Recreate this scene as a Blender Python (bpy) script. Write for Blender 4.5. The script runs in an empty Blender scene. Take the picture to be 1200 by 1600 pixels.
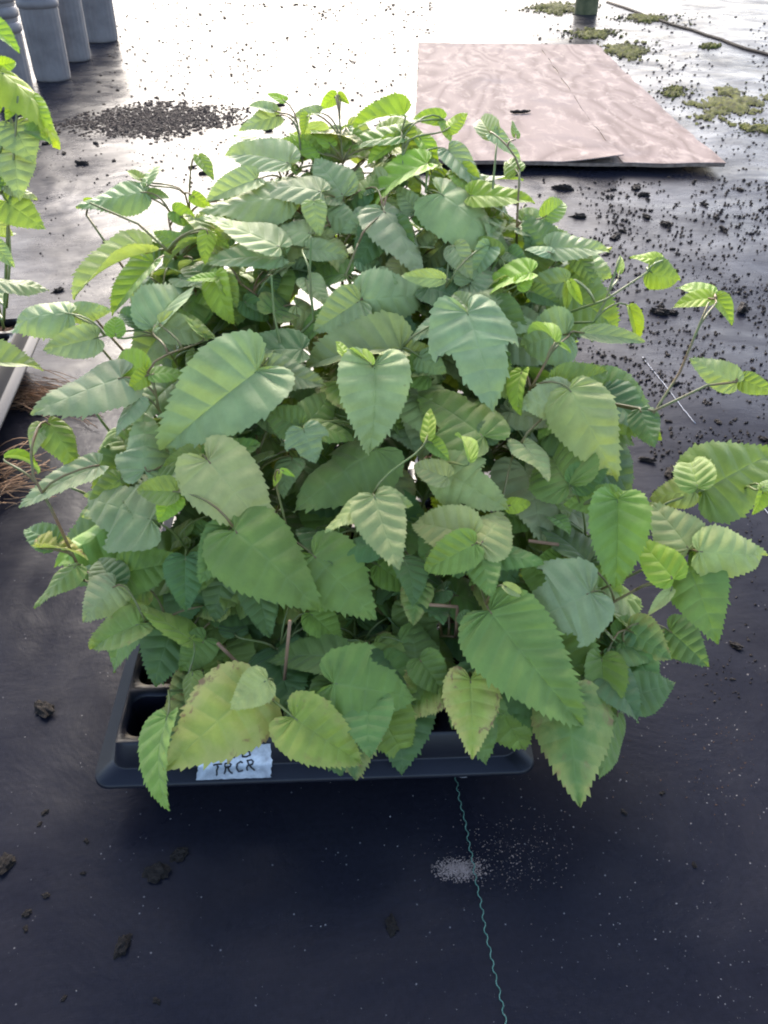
import bpy, bmesh, math, random
from mathutils import Vector, Matrix, noise
random.seed(7)
S = bpy.context.scene
C = S.collection
# ------------------------------------------------------------------ camera
H, F, TH = 0.80, 1300.0, math.radians(37.3)          # eye height, focal length in photo pixels, tilt below horizontal
cam = bpy.data.cameras.new('camera'); cam.sensor_fit = 'VERTICAL'; cam.sensor_height = 24.0
cam.lens = 24.0 * F / 1600.0; cam.clip_start = 0.02; cam.clip_end = 500
co = bpy.data.objects.new('camera', cam); C.objects.link(co)
co.location = (0, 0, H); co.rotation_euler = (math.pi/2 - TH, 0, 0); S.camera = co
# ------------------------------------------------------------------ light
SUN_EL, SUN_AZ = math.radians(32), math.radians(-6)   # azimuth from +Y, negative to the left
W = bpy.data.worlds.new('World'); S.world = W; W.use_nodes = True
nt = W.node_tree; bg = nt.nodes['Background']
sky = nt.nodes.new('ShaderNodeTexSky'); sky.sky_type = 'NISHITA'; sky.sun_disc = False
sky.sun_elevation = SUN_EL; sky.sun_rotation = SUN_AZ
sky.air_density = .75; sky.dust_density = 1.8; sky.ozone_density = .6
nt.links.new(sky.outputs[0], bg.inputs[0]); bg.inputs[1].default_value = 0.15
sl = bpy.data.lights.new('sun', 'SUN'); sl.energy = 1.5; sl.angle = math.radians(22); sl.color = (1, .93, .82)
so = bpy.data.objects.new('sun', sl); C.objects.link(so)
sd = Vector((math.sin(SUN_AZ)*math.cos(SUN_EL), math.cos(SUN_AZ)*math.cos(SUN_EL), math.sin(SUN_EL)))
so.rotation_euler = sd.to_track_quat('Z', 'Y').to_euler(); so.location = (0, 3, 4)
vs = S.view_settings; vs.view_transform = 'Standard'; vs.look = 'None'; vs.gamma = 1; vs.use_curve_mapping = False
vs.exposure = 2.25
S.cycles.filter_width = 2.0

# ------------------------------------------------------------------ helpers
RIGHT, FWD, DOWN = Vector((1,0,0)), Vector((0,math.cos(TH),-math.sin(TH))), Vector((0,-math.sin(TH),-math.cos(TH)))
EYE = Vector((0,0,H))
def ray(px, py): return RIGHT*(px-600) + DOWN*(py-800) + FWD*F
def G(px, py, z=0.0):                     # point at height z seen at that place of the photograph
    d = ray(px, py); return EYE + d*((z-H)/d.z)
def AT(px, py, Y):                        # point at forward distance Y
    d = ray(px, py); return EYE + d*(Y/d.y)
def proj(p):
    d = p-EYE; w = d.dot(FWD); return (600+F*d.dot(RIGHT)/w, 800+F*d.dot(DOWN)/w)
def interp(tab, x):
    if x <= tab[0][0]: return tab[0][1]
    for (a, b), (c, d) in zip(tab, tab[1:]):
        if x <= c: return b + (d-b)*(x-a)/(c-a)
    return tab[-1][1]
def mesh(name, v, f, m=None, smooth=True, uv=None):
    me = bpy.data.meshes.new(name); me.from_pydata([tuple(p) for p in v], [], f)
    if smooth: me.polygons.foreach_set('use_smooth', [True]*len(me.polygons))
    if uv:
        l = me.uv_layers.new(name='uv')
        flat = []
        for poly in f:
            for i in poly: flat += uv[i]
        l.data.foreach_set('uv', flat)
    if m: me.materials.append(m)
    me.update(); return me
def obj(name, me, parent=None, loc=None):
    o = bpy.data.objects.new(name, me); C.objects.link(o)
    if parent: o.parent = parent
    if loc is not None: o.location = loc
    return o
def tag(o, label=None, cat=None, group=None, kind=None):
    if label: o['label'] = label
    if cat: o['category'] = cat
    if group: o['group'] = group
    if kind: o['kind'] = kind
    return o
def tube(v, f, pts, rad, n=6):
    b = len(v); m = len(pts)
    for i, p in enumerate(pts):
        t = (pts[min(i+1, m-1)]-pts[max(i-1, 0)])
        t = t.normalized() if t.length > 1e-9 else Vector((0,0,1))
        a = t.cross(Vector((.31,.77,.12))); a.normalize(); c = t.cross(a)
        r = rad[i] if isinstance(rad, (list, tuple)) else rad
        for k in range(n):
            w = 2*math.pi*k/n; v.append(p + a*(r*math.cos(w)) + c*(r*math.sin(w)))
    for i in range(m-1):
        for k in range(n):
            k2 = (k+1) % n
            f.append((b+i*n+k, b+i*n+k2, b+(i+1)*n+k2, b+(i+1)*n+k))
    f.append(tuple(b+k for k in range(n))[::-1]); f.append(tuple(b+(m-1)*n+k for k in range(n)))
def bez(a, b, c, d, n=7):
    out = []
    for i in range(n+1):
        t = i/n; s = 1-t
        out.append(a*(s*s*s)+b*(3*s*s*t)+c*(3*s*t*t)+d*(t*t*t))
    return out
def crumb(v, f, p, r, sq=.6):
    b = len(v); q = [(1,0,0),(-.9,.2,0),(.1,1,.1),(-.1,-1,0),(0,.1,1),(.1,0,-.8)]
    rot = Matrix.Rotation(random.uniform(0, 6.28), 3, 'Z') @ Matrix.Rotation(random.uniform(-.5, .5), 3, 'X')
    for (x, y, z) in q:
        w = rot @ Vector((x*random.uniform(.6,1.5), y*random.uniform(.6,1.1), z*random.uniform(.6,1.2)))
        v.append((p[0]+w.x*r, p[1]+w.y*r, p[2]+w.z*r*sq+r*sq*.5))
    for (i, j, k) in ((0,2,4),(2,1,4),(1,3,4),(3,0,4),(2,0,5),(1,2,5),(3,1,5),(0,3,5)): f.append((b+i, b+j, b+k))
def inpoly(x, y, P):
    r = False; n = len(P)
    for i in range(n):
        (a, b), (c, d) = P[i], P[i-1]
        if (b > y) != (d > y) and x < (c-a)*(y-b)/(d-b)+a: r = not r
    return r

# ------------------------------------------------------------------ materials
def mat(name):
    m = bpy.data.materials.new(name); m.use_nodes = True
    return m, m.node_tree.nodes, m.node_tree.links, m.node_tree.nodes['Principled BSDF']
def node(N, t, **kw):
    n = N.new(t)
    for k, v in kw.items():
        if k.startswith('i_'):
            key = k[2:]; n.inputs[int(key) if key.isdigit() else key].default_value = v
        else: setattr(n, k, v)
    return n
def ramp(N, L, src, stops):
    r = N.new('ShaderNodeValToRGB'); e = r.color_ramp.elements
    while len(e) < len(stops): e.new(.5)
    for k, (p, c) in zip(e, stops): k.position = p; k.color = (*c, 1) if len(c) == 3 else c
    L.new(src, r.inputs[0]); return r.outputs[0]
def mixc(N, L, fac, a, b, blend='MIX'):
    n = N.new('ShaderNodeMix'); n.data_type = 'RGBA'; n.blend_type = blend
    for s, x in ((n.inputs[0], fac), (n.inputs[6], a), (n.inputs[7], b)):
        if isinstance(x, bpy.types.NodeSocket): L.new(x, s)
        elif isinstance(x, (int, float)): s.default_value = x
        else: s.default_value = (*x, 1)
    return n.outputs[2]
def math_(N, L, op, a, b=None, c=None):
    n = N.new('ShaderNodeMath'); n.operation = op
    for s, x in zip(n.inputs, (a, b, c)):
        if x is None: continue
        if isinstance(x, bpy.types.NodeSocket): L.new(x, s)
        else: s.default_value = x
    return n.outputs[0]
def noise_(N, L, scale, detail=4, rough=.55, dist=0, vec=None, kind='Object'):
    n = N.new('ShaderNodeTexNoise'); n.inputs['Scale'].default_value = scale; n.inputs['Detail'].default_value = detail
    n.inputs['Roughness'].default_value = rough; n.inputs['Distortion'].default_value = dist
    if vec is None:
        tc = N.new('ShaderNodeTexCoord'); vec = tc.outputs[kind]
    L.new(vec, n.inputs['Vector']); return n.outputs['Fac']
def bump(N, L, h, strength, dist, P, prev=None):
    b = N.new('ShaderNodeBump'); b.inputs['Strength'].default_value = strength; b.inputs['Distance'].default_value = dist
    L.new(h, b.inputs['Height'])
    if prev is not None: L.new(prev, b.inputs['Normal'])
    if P is not None: L.new(b.outputs[0], P.inputs['Normal'])
    return b.outputs[0]

def m_leaf():
    m, N, L, P = mat('leaf')
    oi = N.new('ShaderNodeObjectInfo')
    uv = N.new('ShaderNodeUVMap'); uv.uv_map = 'uv'
    sep = N.new('ShaderNodeSeparateXYZ'); L.new(uv.outputs[0], sep.inputs[0])
    u, q = sep.outputs[0], sep.outputs[1]
    tc = N.new('ShaderNodeTexCoord')
    off = N.new('ShaderNodeVectorMath'); off.operation = 'ADD'; L.new(tc.outputs['Object'], off.inputs[0])
    cr = N.new('ShaderNodeCombineXYZ')
    for i in range(3): L.new(math_(N, L, 'MULTIPLY', oi.outputs['Random'], 37.0+11*i), cr.inputs[i])
    L.new(cr.outputs[0], off.inputs[1]); vec = off.outputs[0]
    tri = math_(N, L, 'PINGPONG', u, .5)                      # 0 on a side vein, .5 between two
    vein = math_(N, L, 'SUBTRACT', 1.0, math_(N, L, 'SMOOTH_MIN', math_(N, L, 'MULTIPLY', tri, 7.0), 1.0, .2))
    midr = math_(N, L, 'SUBTRACT', 1.0, math_(N, L, 'MINIMUM', math_(N, L, 'MULTIPLY', q, 16.0), 1.0))
    veins = math_(N, L, 'MAXIMUM', math_(N, L, 'MULTIPLY', vein, math_(N, L, 'SUBTRACT', 1.0, math_(N, L, 'MULTIPLY', q, .75))), midr)
    n1 = noise_(N, L, 3.2, 3, vec=vec); n2 = noise_(N, L, 26, 6, .75, .3, vec=vec)
    hue = N.new('ShaderNodeHueSaturation'); L.new(oi.outputs['Color'], hue.inputs['Color'])
    L.new(math_(N, L, 'MULTIPLY_ADD', oi.outputs['Random'], .03, .473), hue.inputs['Hue'])
    L.new(math_(N, L, 'MULTIPLY_ADD', n1, .9, .55), hue.inputs['Value'])
    c = mixc(N, L, math_(N, L, 'MULTIPLY', n2, .55), hue.outputs[0], mixc(N, L, .5, hue.outputs[0], (.02,.05,.015)))
    c = mixc(N, L, math_(N, L, 'MULTIPLY', veins, .17), c, mixc(N, L, .6, hue.outputs[0], (.34,.42,.17)))
    # yellowing and scorched margins: strength kept in the colour's alpha (1 = healthy)
    ill = math_(N, L, 'SUBTRACT', 1.0, oi.outputs['Alpha'])
    n3 = noise_(N, L, 4.0, 4, .6, 1.0, vec=vec)
    edge = math_(N, L, 'ADD', math_(N, L, 'MULTIPLY', q, .55), math_(N, L, 'MULTIPLY', n3, .9))
    ye = math_(N, L, 'MULTIPLY', math_(N, L, 'MULTIPLY_ADD', edge, 3.0, -1.9), ill); ye = math_(N, L, 'MINIMUM', math_(N, L, 'MAXIMUM', ye, 0.0), 1.0)
    c = mixc(N, L, ye, c, (.52,.46,.11))
    n4 = noise_(N, L, 5.5, 5, .65, .6, vec=vec)
    br = math_(N, L, 'MULTIPLY', math_(N, L, 'MULTIPLY_ADD', math_(N, L, 'ADD', n4, math_(N, L, 'MULTIPLY', q, .22)), 14.0, -10.2), ill)
    br = math_(N, L, 'MINIMUM', math_(N, L, 'MAXIMUM', br, 0.0), .9)
    c = mixc(N, L, br, c, (.26,.12,.05))
    sp = math_(N, L, 'MINIMUM', math_(N, L, 'MAXIMUM', math_(N, L, 'MULTIPLY_ADD', noise_(N, L, 9, 2, .5, vec=vec), 22.0, -16.6), 0.0), .6)
    c = mixc(N, L, sp, c, (.23,.22,.08))
    geo = N.new('ShaderNodeNewGeometry')
    c2 = mixc(N, L, geo.outputs['Backfacing'], c, mixc(N, L, .32, c, (.36,.44,.30)))
    L.new(c2, P.inputs['Base Color']); P.inputs['Roughness'].default_value = .52
    P.inputs['Specular IOR Level'].default_value = .42
    P.inputs['Sheen Weight'].default_value = .12; P.inputs['Sheen Roughness'].default_value = .6
    h = math_(N, L, 'ADD', math_(N, L, 'MULTIPLY', veins, -.8), math_(N, L, 'MULTIPLY', n2, .5))
    b1 = bump(N, L, h, .22, .02, P)
    T = N.new('ShaderNodeBsdfTranslucent'); L.new(b1, T.inputs['Normal'])
    tcx = mixc(N, L, .5, c, (.32,.46,.02)); L.new(mixc(N, L, 1.0, tcx, (1.0,1.0,.7), 'MULTIPLY'), T.inputs['Color'])
    M = N.new('ShaderNodeMixShader'); M.inputs[0].default_value = .29
    L.new(P.outputs[0], M.inputs[1]); L.new(T.outputs[0], M.inputs[2])
    L.new(M.outputs[0], N['Material Output'].inputs['Surface']); return m

def m_simple(name, a, b, scale, rough=.6, bs=.4, bd=.004, spec=.5, detail=5):
    m, N, L, P = mat(name)
    n = noise_(N, L, scale, detail, .6)
    L.new(ramp(N, L, n, [(.3, a), (.7, b)]), P.inputs['Base Color'])
    P.inputs['Roughness'].default_value = rough; P.inputs['Specular IOR Level'].default_value = spec
    if bs: bump(N, L, noise_(N, L, scale*2.2, 5, .65), bs, bd, P)
    return m

def m_fabric():
    m, N, L, P = mat('woven_ground_fabric')
    tc = N.new('ShaderNodeTexCoord'); mp = N.new('ShaderNodeMapping'); mp.inputs['Rotation'].default_value[2] = math.radians(-6.8)
    L.new(tc.outputs['Object'], mp.inputs[0]); vec = mp.outputs[0]
    big = noise_(N, L, .9, 5, .6, .3, vec); mid = noise_(N, L, 6, 6, .65, .4, vec); fine = noise_(N, L, 160, 3, .7, 0, vec)
    st = N.new('ShaderNodeMapping'); st.inputs['Scale'].default_value = (3, 40, 1); L.new(vec, st.inputs[0])
    streak = noise_(N, L, 5, 4, .6, 0, st.outputs[0])
    c = ramp(N, L, fine, [(.3, (.0035,.0035,.007)), (.7, (.008,.008,.014))])
    dust = math_(N, L, 'MULTIPLY', math_(N, L, 'MINIMUM', math_(N, L, 'MAXIMUM', math_(N, L, 'MULTIPLY_ADD', math_(N, L, 'ADD', math_(N, L, 'MULTIPLY', mid, .6), math_(N, L, 'MULTIPLY', big, .5)), 3.2, -1.55), 0.0), 1.0), .30)
    c = mixc(N, L, dust, c, (.030,.028,.030))
    c = mixc(N, L, math_(N, L, 'MULTIPLY', streak, .18), c, (.026,.025,.031))
    vo = N.new('ShaderNodeTexVoronoi'); vo.inputs['Scale'].default_value = 115; L.new(vec, vo.inputs['Vector'])
    pick = math_(N, L, 'GREATER_THAN', noise_(N, L, 33, 2, .5, 0, vec), .60)
    spk = math_(N, L, 'MULTIPLY', math_(N, L, 'LESS_THAN', vo.outputs['Distance'], .10), pick)
    c = mixc(N, L, math_(N, L, 'MULTIPLY', spk, .55), c, (.30,.28,.27))
    L.new(c, P.inputs['Base Color'])
    L.new(ramp(N, L, mid, [(.3, (.2,)*3), (.72, (.38,)*3)]), P.inputs['Roughness'])
    P.inputs['Specular IOR Level'].default_value = .14
    w1 = N.new('ShaderNodeTexWave'); w1.inputs['Scale'].default_value = 120; w1.bands_direction = 'X'; L.new(vec, w1.inputs[0])
    w2 = N.new('ShaderNodeTexWave'); w2.inputs['Scale'].default_value = 120; w2.bands_direction = 'Y'; L.new(vec, w2.inputs[0])
    wv = math_(N, L, 'MULTIPLY', w1.outputs['Fac'], w2.outputs['Fac'])
    b0 = bump(N, L, noise_(N, L, 2.2, 3, .5, .5, vec), .35, .05, None)
    b1 = bump(N, L, mid, .25, .008, None, b0)
    bump(N, L, wv, .04, .0010, P, b1)
    D = N.new('ShaderNodeBsdfDiffuse'); D.inputs['Roughness'].default_value = .6
    L.new(mixc(N, L, .5, c, (.022,.021,.025)), D.inputs['Color'])
    film = ramp(N, L, math_(N, L, 'ADD', math_(N, L, 'MULTIPLY', noise_(N, L, 2.6, 6, .65, .6, vec), .7), math_(N, L, 'MULTIPLY', streak, .3)), [(.36, (.22,)*3), (.62, (.70,)*3)])
    X = N.new('ShaderNodeMixShader'); L.new(film, X.inputs[0]); L.new(P.outputs[0], X.inputs[1]); L.new(D.outputs[0], X.inputs[2])
    L.new(X.outputs[0], N['Material Output'].inputs['Surface'])
    return m

def m_ply():
    m, N, L, P = mat('weathered_plywood')
    tc = N.new('ShaderNodeTexCoord'); mp = N.new('ShaderNodeMapping'); mp.inputs['Scale'].default_value = (2.2, .55, 1); L.new(tc.outputs['Object'], mp.inputs[0])
    vec = mp.outputs[0]
    base = noise_(N, L, 1.5, 2, .4, .5, vec)
    bands = math_(N, L, 'FRACT', math_(N, L, 'MULTIPLY', base, 9.0))
    bands = math_(N, L, 'PINGPONG', bands, .5)
    c = ramp(N, L, bands, [(.0, (.135,.098,.085)), (.20, (.19,.142,.122)), (.5, (.235,.18,.157))])
    wm = N.new('ShaderNodeMapping'); wm.inputs['Scale'].default_value = (5.5, 2.4, 1); L.new(tc.outputs['Object'], wm.inputs[0])
    st = N.new('ShaderNodeMapping'); st.inputs['Scale'].default_value = (40, 2.2, 1); L.new(tc.outputs['Object'], st.inputs[0])
    gr = noise_(N, L, 3, 5, .7, .3, st.outputs[0])
    c = mixc(N, L, math_(N, L, 'MULTIPLY', gr, .5), c, (.13,.098,.092))
    worn = noise_(N, L, 2.4, 7, .72, .5, wm.outputs[0])
    c = mixc(N, L, ramp(N, L, worn, [(.50, (0,)*3), (.64, (.6,)*3)]), c, (.36,.29,.25))
    c = mixc(N, L, ramp(N, L, noise_(N, L, 2.4, 4, .6, .2), [(.55, (0,)*3), (.7, (.6,)*3)]), c, (.11,.088,.092))
    L.new(c, P.inputs['Base Color']); P.inputs['Roughness'].default_value = .85; P.inputs['Specular IOR Level'].default_value = .08
    b = bump(N, L, bands, .25, .002, None); bump(N, L, math_(N, L, 'ADD', gr, worn), .35, .0015, P, b)
    return m

LEAF = m_leaf()
FAB = m_fabric(); PLY = m_ply()
STEM = m_simple('green_stem', (.11,.17,.03), (.17,.15,.05), 34, .5, .3, .001)
STEMR = m_simple('reddish_stem', (.17,.075,.03), (.12,.15,.035), 26, .5, .3, .001)
PLAST = m_simple('black_plastic', (.0035,.0035,.007), (.007,.007,.012), 18, .34, .12, .001, .22)
SOIL = m_simple('dark_potting_soil', (.008,.006,.005), (.035,.024,.017), 160, .85, .9, .004, .25)
PEATD = m_simple('dark_brown_peat', (.010,.007,.006), (.045,.030,.024), 40, .9, .6, .004, .2)
PEAT = m_simple('brown_peat', (.03,.016,.010), (.11,.06,.035), 90, .9, 1, .006, .2)
MOSS = m_simple('green_moss', (.010,.010,.005), (.105,.108,.012), 42, .95, .9, .004, .2)
SAND = m_simple('pale_sand', (.13,.095,.078), (.30,.225,.185), 200, .8, .5, .001, .3)
PALE = m_simple('pale_fleck', (.07,.065,.062), (.24,.22,.21), 90, .7, 0, 0, .3)
THREAD = m_simple('green_thread', (.035,.11,.075), (.11,.24,.18), 260, .6, 0, 0, .4)
THREADW = m_simple('pale_thread', (.30,.31,.33), (.5,.5,.52), 60, .6, 0, 0, .4)
ROOT = m_simple('dry_root_fibre', (.13,.07,.035), (.34,.20,.11), 25, .75, .3, .001, .3)
POTM = m_simple('faded_black_plastic', (.10,.085,.080), (.19,.165,.155), 7, .55, .25, .003, .4)
POSTM = m_simple('mossy_post_wood', (.045,.05,.02), (.14,.125,.06), 12, .85, .8, .006, .3)
INK = m_simple('black_ink', (.012,.012,.016), (.03,.03,.035), 300, .5, 0, 0, .4)
EDGE = m_simple('plywood_edge', (.09,.06,.045), (.22,.16,.12), 40, .8, .8, .003, .3)
def m_tape():
    m, N, L, P = mat('worn_white_tape')
    n = noise_(N, L, 60, 5, .7, .4); L.new(ramp(N, L, n, [(.32, (.30,.30,.33)), (.62, (.62,.63,.67))]), P.inputs['Base Color'])
    P.inputs['Roughness'].default_value = .38; bump(N, L, noise_(N, L, 45, 4, .6), .5, .004, P); return m
TAPE = m_tape()

# ------------------------------------------------------------------ ground
GN = 60
def gz(x, y): return 0.0
v, f = [], []
v = [(-80,-20,0),(80,-20,0),(80,150,0),(-80,150,0)]; f = [(0,1,2,3)]
ground = tag(obj('ground', mesh('ground', v, f, FAB, False)), kind='structure')
def thread(pa, pb, m, step=.0045, amp=.0021, z=.0012, gap=0, r=.0008):
    a, b = G(*pa), G(*pb); d = b-a; n = int(d.length/step); d.normalize(); s = Vector((d.y,-d.x,0))
    vv, ff = [], []; pts = []
    for i in range(n):
        if gap and noise.noise(Vector((i*.05, gap, 0))) > .28:
            if len(pts) > 2: tube(vv, ff, pts, r, 5)
            pts = []; continue
        w = noise.noise(Vector((i*.11, 3.3, 1)))*.0016 + noise.noise(Vector((i*.013, 9.3, 1)))*.004
        pts.append(a + d*(i*step) + s*(amp*(1 if (i//2) % 2 else -1)*(.6+.5*random.random()) + w) + Vector((0,0,z+.0004*(i % 2))))
    if len(pts) > 2: tube(vv, ff, pts, r, 5)
    return obj('stitch_line', mesh('stitch_line', vv, ff, m), ground)
thread((812,1680), (706,1190), THREAD, .0030, .0011, .001, 0, .00052)
thread((1240,850), (1000,553), THREADW, .010, .0003, .0012, 2, .0006)
# overlap seam of two fabric widths, far right
vv, ff = [], []
tube(vv, ff, [G(945+i*(1260-945)/14, 4+i*104/14) + Vector((random.uniform(-.02,.02), 0, .004)) for i in range(15)], .011, 6)
obj('fabric_seam', mesh('fabric_seam', vv, ff, SOIL), ground)

# ------------------------------------------------------------------ plywood sheet lying on the fabric
c_fr, c_br, c_bl = G(1131,262,.02), G(932,69,.02), G(655,65,.02)
ang = math.atan2(c_br.x-c_fr.x, c_br.y-c_fr.y)
plen = (c_br-c_fr).length; pwid = (c_br-c_bl).length*1.0
ply = obj('plywood_sheet', None); ply.location = (c_fr.x, c_fr.y, 0); ply.rotation_euler = (0,0,-ang)
tag(ply, 'weathered pinkish plywood sheet with a lifted veneer split lying on the ground', 'plywood')
def slab(x0, x1, y0, y1, z0, z1, nx, ny, m, name, rag=.004, sag=None):
    vv, ff = [], []
    def P(i, j, top):
        x = x0+(x1-x0)*i/nx; y = y0+(y1-y0)*j/ny
        if j == 0: y += noise.noise(Vector((x*9, 1, z0*50)))*rag*1.6
        if i == nx: x += noise.noise(Vector((2, y*7, z0*50)))*rag
        if i == 0: x += noise.noise(Vector((5, y*7, z0*50)))*rag
        z = (z1 if top else z0) + noise.noise(Vector((x*1.5, y*1.2, 0)))*.004 + (sag(x, y) if sag else 0)
        return (x, y, z)
    for top in (0, 1):
        for j in range(ny+1):
            for i in range(nx+1): vv.append(P(i, j, top))
    o = (nx+1)*(ny+1); k = lambda i, j, t: t*o + j*(nx+1)+i
    for j in range(ny):
        for i in range(nx):
            ff.append((k(i,j,1),k(i+1,j,1),k(i+1,j+1,1),k(i,j+1,1))); ff.append((k(i,j,0),k(i,j+1,0),k(i+1,j+1,0),k(i+1,j,0)))
    for i in range(nx):
        ff.append((k(i,0,0),k(i+1,0,0),k(i+1,0,1),k(i,0,1))); ff.append((k(i+1,ny,0),k(i,ny,0),k(i,ny,1),k(i+1,ny,1)))
    for j in range(ny):
        ff.append((k(0,j+1,0),k(0,j,0),k(0,j,1),k(0,j+1,1))); ff.append((k(nx,j,0),k(nx,j+1,0),k(nx,j+1,1),k(nx,j,1)))
    return obj(name, mesh(name, vv, ff, m, False), ply)
lift = lambda x, y: .016*max(0, 1-y/.7)
slab(-pwid, 0, 0, plen, .006, .0155, 24, 30, EDGE, 'core_ply', .008, lift)
xs = -.345                                            # where the face veneer has split
lip = lambda x, y: lift(x, y) + .026*max(0, 1-abs(x-xs)/.20)*max(0, 1-y/.42)**1.5
slab(-pwid, xs, -.002, plen+.002, .0165, .0195, 40, 40, PLY, 'face_veneer', .012, lip)
slab(xs+.004, .002, -.001, plen+.001, .0162, .0190, 12, 30, PLY, 'face_veneer', .012, lift)
# twig lying on the sheet
vv, ff = [], []
pts = [G(798+i*5, 174+(i % 2)*1.2-(i > 4)*1, .028) for i in range(7)]; tube(vv, ff, pts, [.005,.007,.008,.006,.008,.006,.004], 6)
tag(obj('twig', mesh('twig', vv, ff, SOIL)), 'short dark twig lying on the plywood sheet', 'twig')

# ------------------------------------------------------------------ pots and post at the back
def lathe(prof, n=40, rib=0.0, nr=20, name='pot'):
    vv, ff = [], []
    for (r, z, k) in prof:
        for i in range(n):
            a = 2*math.pi*i/n; rr = r*(1 + k*rib*math.cos(nr*a)); vv.append((rr*math.cos(a), rr*math.sin(a), z))
    for j in range(len(prof)-1):
        for i in range(n):
            i2 = (i+1) % n; ff.append((j*n+i, j*n+i2, (j+1)*n+i2, (j+1)*n+i))
    return vv, ff
pot_lab = ['grey ribbed pot stack with double rim, half behind bright leaves', 'grey ribbed pot stack standing second from the bright opening side, rim bulging',
           'slim grey pot stack between two wider pot stacks', 'grey pot stack at the open end of the row beside the bright ground', 'grey pot stack behind the rimmed stack']
def pot(px, py, w, lab, hh):
    p = G(px, py); r = w/2*(H/(-ray(px, py).z)); p.y += r*.8
    root = obj('pot_stack', None, None, (p.x, p.y, 0)); tag(root, lab, 'pot', 'nursery pot stacks along the back')
    vv, ff = lathe([(r*.05,0,0),(r*.93,.0,0),(r*.96,.008,.3),(r*.97,.03,1),(r,hh*.55,1),(r*1.02,hh-.012,1),(r*1.03,hh,0)], 80, .022, 20)
    obj('pot_wall', mesh('pot_wall', vv, ff, POTM), root)
    z = hh
    for k in range(3):
        vv, ff = lathe([(r*1.03,z,0),(r*1.10,z+.004,0),(r*1.12,z+.018,0),(r*1.10,z+.032,0),(r*1.05,z+.040,0),(r*1.0,z+.041,0),(r*.96,z-.05,0)], 48)
        obj('rim', mesh('rim', vv, ff, POTM), root)
        z += .055
        vv, ff = lathe([(r*1.02,z-.016,0),(r*1.03,z,0)], 48); obj('pot_wall', mesh('pot_wall', vv, ff, POTM), root)
for (px, py, w, hh), lab in zip(((18,172,62,.285),(77,128,55,.31),(112,97,50,.40),(153,67,53,.40),(10,120,56,.36)), pot_lab): pot(px, py, w, lab, hh)
p = G(918,23); r = 18*(H/(-ray(918,23).z)); p.y += r*.8
root = obj('wooden_post', None, None, (p.x, p.y, 0)); tag(root, 'mossy green round wooden post standing behind the plywood sheet', 'post')
vv, ff = [], []
n = 24
for j in range(13):
    for i in range(n):
        a = 2*math.pi*i/n; rr = r*(1+.06*noise.noise(Vector((math.cos(a)*2, math.sin(a)*2, j*.2)))); vv.append((rr*math.cos(a), rr*math.sin(a), j*.12))
for j in range(12):
    for i in range(n): ff.append((j*n+i, j*n+(i+1) % n, (j+1)*n+(i+1) % n, (j+1)*n+i))
ff.append(tuple(12*n+i for i in range(n)))
obj('trunk', mesh('trunk', vv, ff, POSTM), root)

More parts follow.
